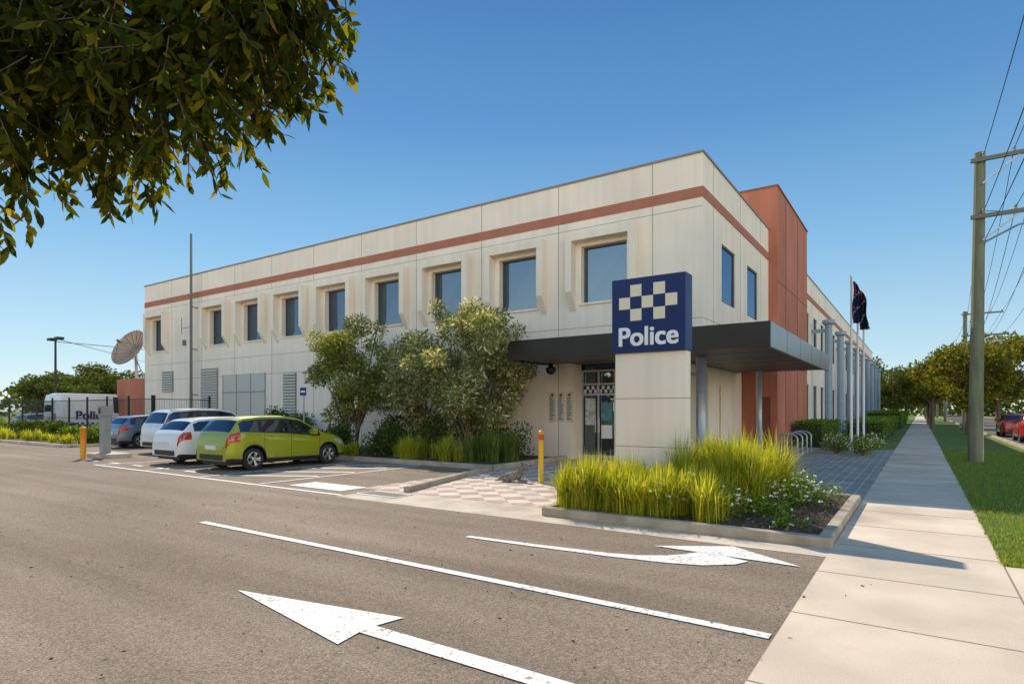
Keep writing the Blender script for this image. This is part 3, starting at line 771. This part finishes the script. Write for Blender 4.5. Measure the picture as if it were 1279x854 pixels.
    for wx in wheels:
        for sg in (1,-1):
            w=B(); yo=sg*(W/2-.115)
            s=sg
            w.lathe([(R*.62,-.09*s),(R*.9,-.10*s),(R,-.07*s),(R*1.0,.07*s),(R*.9,.10*s),(R*.66,.095*s),(R*.64,.06*s)],'y',(0,0,0),32,0)
            w.lathe([(R*.655,.085*s),(R*.62,.09*s),(R*.6,.03*s),(0,.02*s)],'y',(0,0,0),32,1)
            for k in range(5):
                a=k*2*math.pi/5
                for da in (-.13,.13):
                    w.beam((R*.1*math.cos(a),.055*s,R*.1*math.sin(a)),(R*.62*math.cos(a+da),.075*s,R*.62*math.sin(a+da)),.035,.05,2)
            w.lathe([(0,.08*s),(R*.16,.075*s),(R*.18,.03*s)],'y',(0,0,0),16,2)
            w.lathe([(R*.66,.088*s),(R*.60,.092*s),(R*.58,.06*s)],'y',(0,0,0),32,2)
            o=w.obj('wheel',[RUBBER,BLACK,RIM],e,False); o.location=(wx,yo,R)
            for p in o.data.polygons: p.use_smooth = p.material_index!=2
    return e
def paint(name,c,metal=.3): return M(name,c,.32,metal=metal,coat=.8)
hatch=[(-1.97,.70),(-1.94,.92),(-1.88,1.04),(-1.62,1.37),(-1.45,1.43),(-.9,1.475),(-.1,1.48),(.3,1.43),(1.12,1.0),(1.55,.90),(1.82,.78),(1.94,.66),(1.97,.56)]
hbelt=[(-1.97,1.0),(-1.5,1.06),(-.5,1.0),(.9,.88),(1.97,.7)]
sed=[(-2.15,.68),(-2.1,.93),(-2.0,1.02),(-1.72,1.30),(-1.5,1.38),(-.8,1.43),(0,1.43),(.35,1.38),(1.2,.97),(1.75,.86),(2.05,.74),(2.15,.55)]
sbelt=[(-2.15,.98),(-1.6,1.02),(.9,.88),(2.15,.7)]
def hatchback(loc,p): return car('parked_hatchback',loc,math.pi/2,p,3.95,1.72,hatch,hbelt,(-1.22,1.27),.305,(-1.62,.98),(.32,1.10),(-1.86,-1.60),[(-1.05,-.93),(-.12,-.02),(.62,.66)],[-.92,-.06,.93],(-1.62,(3,4,5)),(1.45,(3,4)))
def sedan(nm,loc,p): return car(nm,loc,math.pi/2,p,4.3,1.78,sed,sbelt,(-1.3,1.35),.31,(-1.7,1.05),(.38,1.17),(-1.97,-1.70),[(-1.15,-1.02),(-.15,-.05)],[-1.0,-.1,1.0],(-1.8,(3,4)),(1.6,(3,4)))
hatchback((-15.95,10.8,0),paint('lime_paint',(.34,.37,.012),.3))
sedan('parked_hatchback',(-18.75,11.1,0),paint('white_paint',(.78,.78,.77),0))
suv=[(-2.3,.75),(-2.27,1.0),(-2.2,1.12),(-1.98,1.55),(-1.8,1.65),(-.9,1.71),(0,1.70),(.45,1.62),(1.2,1.15),(1.8,1.04),(2.15,.9),(2.3,.7)]
car('parked_suv',(-23.9,13.2,0),math.pi/2,paint('white_paint_b',(.78,.78,.77),0),4.6,1.86,suv,[(-2.3,1.1),(-1.6,1.14),(.9,1.05),(2.3,.85)],(-1.35,1.38),.36,(-2.0,1.05),(.48,1.16),(-2.18,-1.97),[(-1.25,-1.1),(-.2,-.1)],[-1.1,-.15,.95],(-2.0,(4,5,6,7)),(1.7,(3,4)),roofrail=True)
sedan('parked_hatchback',(-28.9,13.7,0),paint('greyblue_paint',(.16,.20,.25),.5))
sedan('parked_sedan',(-52,17,0),paint('silver_paint',(.4,.44,.5),.5))
hatchback((5.0,41,0),paint('red_paint',(.5,.02,.02),.1))
hatchback((5.0,34.5,0),paint('citron_paint',(.5,.5,.03),.1))
sedan('parked_sedan',(5.0,49,0),paint('red_paint_b',(.4,.02,.02),.1))
vanp=[(-2.6,.8),(-2.58,2.3),(-2.5,2.62),(-2.2,2.72),(1.0,2.7),(1.3,2.58),(2.0,1.4),(2.45,1.2),(2.58,1.0),(2.6,.6)]
v=car('police_van',(-45.2,17.2,0),math.pi/2,paint('van_white',(.75,.76,.77),0),5.2,2.0,vanp,[(-2.6,1.45),(1.4,1.35),(2.6,1.1)],(-1.6,1.6),.36,(.7,1.75),(1.35,1.95),(-2.59,-2.585),[(.95,1.0)],[-.9,.55,1.45],(-2.5,(3,4)),(2.2,(3,4)),glassm=False,gin=.1)
text('Police','side_lettering',(-.6,-1.012,1.3),.75,NAVY,v,bold=.02,ext=.01)
b=B()
for i in range(26):
    for j in range(2):
        if (i+j)%2: b.box(-2.3+i*.14,-2.16+i*.14,-1.012,-1.0,.62+j*.12,.74+j*.12)
b.obj('check_band',[NAVY],v)

# ------------------------------------------------------------------ dog
dg=empty('dog',(-7.7,11.3,.012),math.radians(28)); dg.scale=(1.15,1.15,1.15)
def skin(name,chain,edges,mat,parent,root=0,sub=2):
    me=bpy.data.meshes.new(name); me.from_pydata([c[:3] for c in chain],edges,[]); o=bpy.data.objects.new(name,me); COL.objects.link(o); o.parent=parent
    o.modifiers.new('skin','SKIN'); sv=me.skin_vertices[0].data
    for i,c in enumerate(chain):
        r=c[3]; sv[i].radius=(r,c[4] if len(c)>4 else r)
    sv[root].use_root=True
    md=o.modifiers.new('sub','SUBSURF'); md.levels=sub; md.render_levels=sub
    me.materials.append(mat); return o
FUR=M('dog_fur',(.30,.25,.20),.95,var=.45,vscale=14,bump=1,bscale=70)
ch=[(-.02,0,.11,.09),(-.14,0,.10,.085),(-.22,.01,.08,.06),(-.30,.03,.03,.018),(-.37,.07,.02,.012),
    (.08,0,.13,.09),(.15,0,.18,.07),(.18,0,.26,.052),(.215,0,.33,.062),(.265,0,.325,.045),(.315,0,.31,.026),
    (.13,.07,.09,.035),(.12,.08,.025,.026),(.24,.08,.018,.02),(.30,.08,.018,.02),
    (.13,-.07,.09,.035),(.12,-.08,.025,.026),(.24,-.08,.018,.02),(.30,-.08,.018,.02),
    (-.16,.08,.08,.05),(-.06,.13,.05,.035),(-.14,.13,.022,.02),(-.03,.14,.018,.018),
    (-.16,-.08,.08,.05),(-.06,-.13,.05,.035),(-.14,-.13,.022,.02),(-.03,-.14,.018,.018)]
ed=[(0,1),(1,2),(2,3),(3,4),(0,5),(5,6),(6,7),(7,8),(8,9),(9,10),(5,11),(11,12),(12,13),(13,14),(5,15),(15,16),(16,17),(17,18),(1,19),(19,20),(20,21),(21,22),(1,23),(23,24),(24,25),(25,26)]
skin('body',ch,ed,FUR,dg)
b=B()
for s in (1,-1):
    b.lathe([(0,.012),(.009,.008),(.011,0),(0,-.01)],'x',(.262,s*.028,.352),8,0)
    b.tube([(.20,s*.045,.375),(.195,s*.07,.35),(.205,s*.078,.30)],[.022,.026,.008],8,1)
b.lathe([(0,.014),(.013,.01),(.015,0),(0,-.01)],'x',(.338,0,.317),8,0)
b.obj('eyes_nose_ears',[BLACK,M('dog_ear',(.16,.12,.09),.95)],dg,True)
PP=[];
for (x,y,z,r) in [(-.14,0,.10,.085),(-.02,0,.11,.09),(.08,0,.13,.09),(.15,0,.18,.07),(.18,0,.26,.052),(.215,0,.33,.062),(-.08,.11,.06,.05),(-.08,-.11,.06,.05)]:
    d=rdir(260); PP.append(np.column_stack([np.array([[x,y,z]])+d*r*.95,d]))
PP=np.vstack(PP); D=PP[:,3:]*.5+np.array([-.5,0,-.5]); D/=np.linalg.norm(D,axis=1)[:,None]
V,F=leaf_quads(PP[:,:3],D,np.full(len(PP),.035),.12); V[:,2]=np.maximum(V[:,2],.003)
mesh_np('coat',V,F,[leafmat('coat_hair',[(0,(.16,.13,.10)),(.6,(.32,.27,.22)),(1,(.55,.49,.42))],0)],dg)

# ------------------------------------------------------------------ near tree (overhanging)
NT=empty('overhanging_tree')
blobs=[(-5.72,1.28,3.75,.82),(-5.16,2.05,4.05,.74),(-4.56,2.34,4.2,.72),(-4.2,2.7,4.6,.58),(-3.95,2.78,5.0,.52),(-5.29,1.72,4.9,1.0),(-4.69,2.61,5.2,.85),(-6.06,.71,4.5,1.05),
       (-6.9,.2,5.6,1.5),(-6.0,1.0,6.2,1.4),(-5.0,2.2,6.2,1.0),(-8.0,-.6,5.2,1.3),(-7.5,1.2,5.5,1.2),(-6.6,-.9,5.0,1.2),(-5.9,1.6,4.55,.8),(-4.35,2.75,5.4,.62)]
tb=B()
tb.tube([(-6.9,0,-.1),(-6.95,0,1.2),(-6.85,.1,2.4),(-6.8,.2,3.4)],[.24,.2,.17,.14],14)
for bb in blobs:
    c=Vector(bb[:3]); s=Vector((-6.82,.15,3.1)); m=s.lerp(c,.5)+Vector((0,0,.35))
    tb.tube([s,s.lerp(m,.5)+Vector((0,0,.1)),m,c],[.07,.05,.035,.012],7)
LV=[];LF=[]
def leaf6(p,d,l,w):
    d=d/np.linalg.norm(d); sd=np.cross(d,rdir(1)[0]); sd/=np.linalg.norm(sd); up=np.cross(sd,d)
    k=len(LV); c=p+d*l*.5-up*l*.05
    LV.extend([p,p+d*l*.3+sd*w*.5,p+d*l*.3-sd*w*.5,c+d*l*.15+sd*w*.48,c+d*l*.15-sd*w*.48,p+d*l-up*l*.12])
    LF.extend([(k,k+1,k+2),(k+1,k+3,k+4,k+2),(k+3,k+5,k+4)])
for bi,bb in enumerate(blobs):
    vis = bi<8 or bi>13
    nt_=int((200 if vis else 40)*bb[3]**2)+ (48 if vis else 15)
    for _ in range(nt_):
        d=rdir(1)[0]; u=rng.random()**.5; st=np.array(bb[:3])+d*bb[3]*u*np.array([1,1,.9])
        dr=d*.5+rdir(1)[0]*.4+np.array([0,0,-.55]); dr/=np.linalg.norm(dr); l=.16+.2*rng.random()
        en=st+dr*l
        tb.tube([tuple(st-dr*.1),tuple((st+en)/2),tuple(en)],[.005,.004,.002],3,0,False)
        m=10
        for k in range(m):
            t=k/m; p=st+(en-st)*t; ld=dr*.5+rdir(1)[0]*.75+np.array([0,0,-.45])
            leaf6(p,ld,.10+.06*rng.random(),.038+.016*rng.random())
tb.obj('trunk_and_branches',[BARK],NT,True)
mesh_np('leaves',np.array(LV),LF,[LEAFN],NT)

# ------------------------------------------------------------------ facade trees and shrubs
tree('bottlebrush_tree',-17.9,15.5,5.6,1.9,.9,52,.42,16000,.15,LEAFO,.06,multi=3,aspect=.16)
tree('flowering_tree',-12.2,15.4,5.9,2.25,.7,72,.46,26000,.14,LEAFF,.07,multi=3,aspect=.18)
tree('bottlebrush_tree',-15.0,16.0,4.9,1.5,.7,32,.42,10000,.14,LEAFF,.05,multi=2,aspect=.18)
for (x,y,h,r,mt,n) in [(-19.8,14.6,1.25,1.0,LEAFD,2500),(-17.6,14.5,1.2,.9,LEAFD,2500),(-14.9,14.4,1.35,1.1,LEAFD,3200),(-13.3,15.4,1.5,1.1,LEAFD,3000),(-11.0,15.6,1.3,1.0,LEAFD,2600),(-24.6,16.7,2.1,1.0,LEAFD,3000),(-22.8,16.6,1.7,.9,LEAFD,2400),(-28,16.6,1.4,.9,LEAFD,2000),(-16.2,16,1.6,1.0,LEAFD,2400)]:
    shrub('shrub',x,y,h,r,n,.09,mt)
tf=[]
for _ in range(14): tf.append((random.uniform(-18.6,-16.0),random.uniform(13.6,14.4),.1,random.uniform(.4,.65),.45))
for _ in range(20): tf.append((random.uniform(-14.2,-11.2),random.uniform(13.6,14.5),.1,random.uniform(.6,.95),.55))
n0=len(tf)
for _ in range(12): tf.append((random.uniform(-11.2,-10.1),random.uniform(13.8,15.4),.1,1.05,.5))
blades(tf[:n0],STRAP,'flax_border',None,110,.018)
blades(tf[n0:],leafmat('dark_strap',[(0,(.07,.11,.025)),(.6,(.15,.21,.05)),(1,(.27,.31,.09))],.4),'lomandra_clump',None,150,.018)
for (x,y,h,r,n) in [(-33,12.5,1.0,.9,1200),(-35.5,12.6,.9,1.1,1200),(-38,12.7,1.1,1.2,1300),(-41,12.8,1.1,1.2,1300),(-44.5,12.8,1.2,1.3,1300),(-48,12.8,1.2,1.4,1300),(-31.6,11.8,.7,.6,700)]:
    shrub('shrub',x,y,h,r,n,.13,random.choice([LEAFH,LEAFD]))
blades([(random.uniform(-46,-31),random.uniform(11,12.2),.08,random.uniform(.4,.85),.45) for _ in range(34)],STRAP,'flax_row',None,60,.03)
tf=[]
for _ in range(22): tf.append((random.uniform(-4.75,-3.9),random.uniform(8.25,9.8),.1,random.uniform(.7,1.0),.5))
for _ in range(32): tf.append((random.uniform(-4.0,-2.3),random.uniform(8.25,9.4),.1,random.uniform(.6,.9),.5))
for _ in range(30): tf.append((random.uniform(-3.3,-2.0),random.uniform(9.6,11.6),.1,random.uniform(1.0,1.4),.75))
for _ in range(8): tf.append((random.uniform(-4.6,-4.0),random.uniform(10.4,11.4),.1,.9,.5))
blades(tf,STRAP,'strappy_grass_clump',None,200,.013)
for (x,y,h,r,n,fl) in [(-1.55,11.4,.6,.55,1300,70),(-1.6,10.6,.5,.5,1000,60),(-2.0,12.0,.65,.5,1200,70),(-1.75,9.3,.45,.4,800,12),(-1.45,8.6,.28,.35,400,6),(-2.3,8.7,.7,.45,500,30),(-3.0,8.5,.85,.4,300,40),(-1.9,10.0,.7,.5,700,50)]:
    shrub('rose_bush',x,y,h,r,n,.05,LEAFH,flowers=fl)
for i in range(10):
    shrub('rose_bush',-1.9+random.uniform(-.3,.3)-(.9 if i%2 else 0),24.8+i*.75,.7,.6,700,.07,LEAFH,flowers=55)
def hedge(name,x0,x1,y0,y1,h,mat,n,size):
    P=np.column_stack([rng.uniform(x0,x1,n),rng.uniform(y0,y1,n),h*rng.random(n)**.35])
    D=rdir(n); V,F=leaf_quads(P,D,np.full(n,size),.35); e=empty(name); mesh_np('leaves',V,F,[mat],e)
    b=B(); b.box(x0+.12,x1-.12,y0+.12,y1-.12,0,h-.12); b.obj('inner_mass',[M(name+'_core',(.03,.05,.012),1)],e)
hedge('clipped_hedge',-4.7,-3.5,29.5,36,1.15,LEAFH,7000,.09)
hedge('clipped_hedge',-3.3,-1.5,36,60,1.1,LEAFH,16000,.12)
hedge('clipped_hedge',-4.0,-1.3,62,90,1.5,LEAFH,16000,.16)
n=30000
gx=rng.uniform(.70,3.55,n); gy=8.12+ (rng.random(n)**1.6)*22
P=np.column_stack([gx,gy,np.full(n,.0)]); D=rdir(n)*.5; D[:,2]=1; D/=np.linalg.norm(D,axis=1)[:,None]
V,F=leaf_quads(P,D,np.full(n,.055),.10); mesh_np('nature_strip_grass',V,F,[GBLADE])

# ------------------------------------------------------------------ background trees
_,t1=tree('street_tree',.9,66,6.2,3.0,2.0,26,1.0,8000,.28,LEAFG,.16)
_,t3=tree('street_tree',6.5,78,9.6,4.6,2.2,34,1.4,10000,.34,LEAFG,.22)
_,t2=tree('gum_tree',-9,112,11,5.5,2.0,34,1.7,9000,.44,LEAFB,.28)
tree('street_tree',2.6,50,0,0,0,0,0,0,0,None,data=t3,scale=(.62,.62,.66))
for (x,y) in [(.8,84),(1,100),(1.2,118),(.8,140)]: tree('street_tree',x,y,0,0,0,0,0,0,0,None,data=t1)
for (x,y) in [(-3,100),(-6,128),(16,60),(15,44),(17,78),(20,95),(9,150),(18,120),(2,180),(-14,150),(26,140)]: tree('gum_tree',x,y,0,0,0,0,0,0,0,None,data=t2,scale=(.8,.8,.75))
for (x,y) in [(-66,22),(-78,30),(-92,30),(-100,18),(-84,44),(-70,48),(-62,56),(-110,42),(-56,72),(-120,15)]:
    s=random.uniform(.45,.72); tree('gum_tree',x,y,0,0,0,0,0,0,0,None,data=t2,scale=(s*1.3,s*1.3,s*.95))
for (x,y,s) in [(-6,-16,.9),(-13,-19,1.1),(-21,-16,.85),(-30,-20,1.05),(-40,-17,.95),(-50,-21,1.1),(3,-24,.9),(17,-6,.8),(17,10,.8)]:
    tree('gum_tree',x,y,0,0,0,0,0,0,0,None,data=t2,scale=(s,s,s))
bl=[]
for i in range(150):
    a=math.radians(-60+ i*1.35+random.uniform(-.5,.5)); r=random.uniform(190,230)
    bl.append((-math.sin(a)*r,math.cos(a)*r,random.uniform(2,5),random.uniform(4,6.5)))
foliage('distant_trees',bl,24000,1.5,LEAFB,None,aspect=.4)
n=220; P=np.column_stack([rng.uniform(-12,-.2,n),rng.uniform(1.5,7.6,n),np.full(n,.019)]); D=rdir(n); D[:,2]=.05
V,F=leaf_quads(P,D,np.full(n,.045),.15); mesh_np('fallen_leaves',V,F,[leafmat('litter',[(0,(.08,.05,.03)),(1,(.25,.16,.08))],0)])

# ------------------------------------------------------------------ light, sky, camera
az=math.atan2(-.852,.522); el=math.radians(42.8)
Sd=Vector((-.852*math.cos(el),.522*math.cos(el),math.sin(el)))
l=bpy.data.lights.new('sun','SUN'); l.energy=5.0; l.angle=math.radians(.5); l.color=(1,.90,.75)
lo=bpy.data.objects.new('sun',l); lo.rotation_euler=(-Sd).to_track_quat('-Z','Y').to_euler(); lo.location=(-20,10,30); COL.objects.link(lo)
w=bpy.data.worlds.new('World'); S.world=w; w.use_nodes=True; nt=w.node_tree; L=nt.links
sk=nt.nodes.new('ShaderNodeTexSky'); sk.sky_type='NISHITA'; sk.sun_disc=False; sk.sun_elevation=el; sk.sun_rotation=az
sk.air_density=1.0; sk.dust_density=.0; sk.ozone_density=1.5; sk.altitude=0
tc=nt.nodes.new('ShaderNodeTexCoord'); sp=nt.nodes.new('ShaderNodeSeparateXYZ'); L.new(tc.outputs['Generated'],sp.inputs[0])
rp=nt.nodes.new('ShaderNodeValToRGB'); L.new(sp.outputs['Z'],rp.inputs[0])
stops=[(0,(.64,.79,.86)),(.10,(.45,.69,.83)),(.25,(.22,.49,.76)),(.42,(.085,.28,.59)),(.62,(.035,.16,.42)),(1,(.03,.12,.35))]
els=rp.color_ramp.elements
while len(els)<len(stops): els.new(.5)
for i,(p_,c) in enumerate(stops): els[i].position=p_; els[i].color=c4(c)
sc=nt.nodes.new('ShaderNodeVectorMath'); sc.operation='SCALE'; sc.inputs['Scale'].default_value=6.67; L.new(rp.outputs[0],sc.inputs[0])
mx=nt.nodes.new('ShaderNodeMix'); mx.data_type='RGBA'; mx.inputs[0].default_value=.82; L.new(sk.outputs[0],mx.inputs[6]); L.new(sc.outputs[0],mx.inputs[7])
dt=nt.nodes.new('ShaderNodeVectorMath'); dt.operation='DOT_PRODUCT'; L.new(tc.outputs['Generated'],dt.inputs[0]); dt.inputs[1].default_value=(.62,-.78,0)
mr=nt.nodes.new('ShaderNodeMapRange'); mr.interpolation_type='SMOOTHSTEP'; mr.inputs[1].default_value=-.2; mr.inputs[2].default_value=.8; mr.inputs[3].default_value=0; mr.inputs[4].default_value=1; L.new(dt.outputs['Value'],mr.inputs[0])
m2=nt.nodes.new('ShaderNodeMix'); m2.data_type='RGBA'; L.new(mr.outputs[0],m2.inputs[0]); m2.inputs[6].default_value=(1,1,1,1); m2.inputs[7].default_value=(6.2,3.7,2.45,1)  # added fill: sky behind the camera boosted and warmed to lift the shaded facade
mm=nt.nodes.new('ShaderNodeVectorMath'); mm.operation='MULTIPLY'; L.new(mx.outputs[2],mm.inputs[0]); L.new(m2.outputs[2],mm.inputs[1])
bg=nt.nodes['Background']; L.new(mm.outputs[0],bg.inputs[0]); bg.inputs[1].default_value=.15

cam=bpy.data.cameras.new('camera'); cam.sensor_width=36; cam.lens=21.03; cam.shift_y=.0665; cam.clip_end=3000; cam.clip_start=.05
co=bpy.data.objects.new('camera',cam); co.location=(0,0,1.65); co.rotation_euler=(math.radians(90),0,math.atan2(.564,.826)); COL.objects.link(co)
S.camera=co
S.view_settings.view_transform='Standard'; S.view_settings.look='None'; S.view_settings.exposure=0
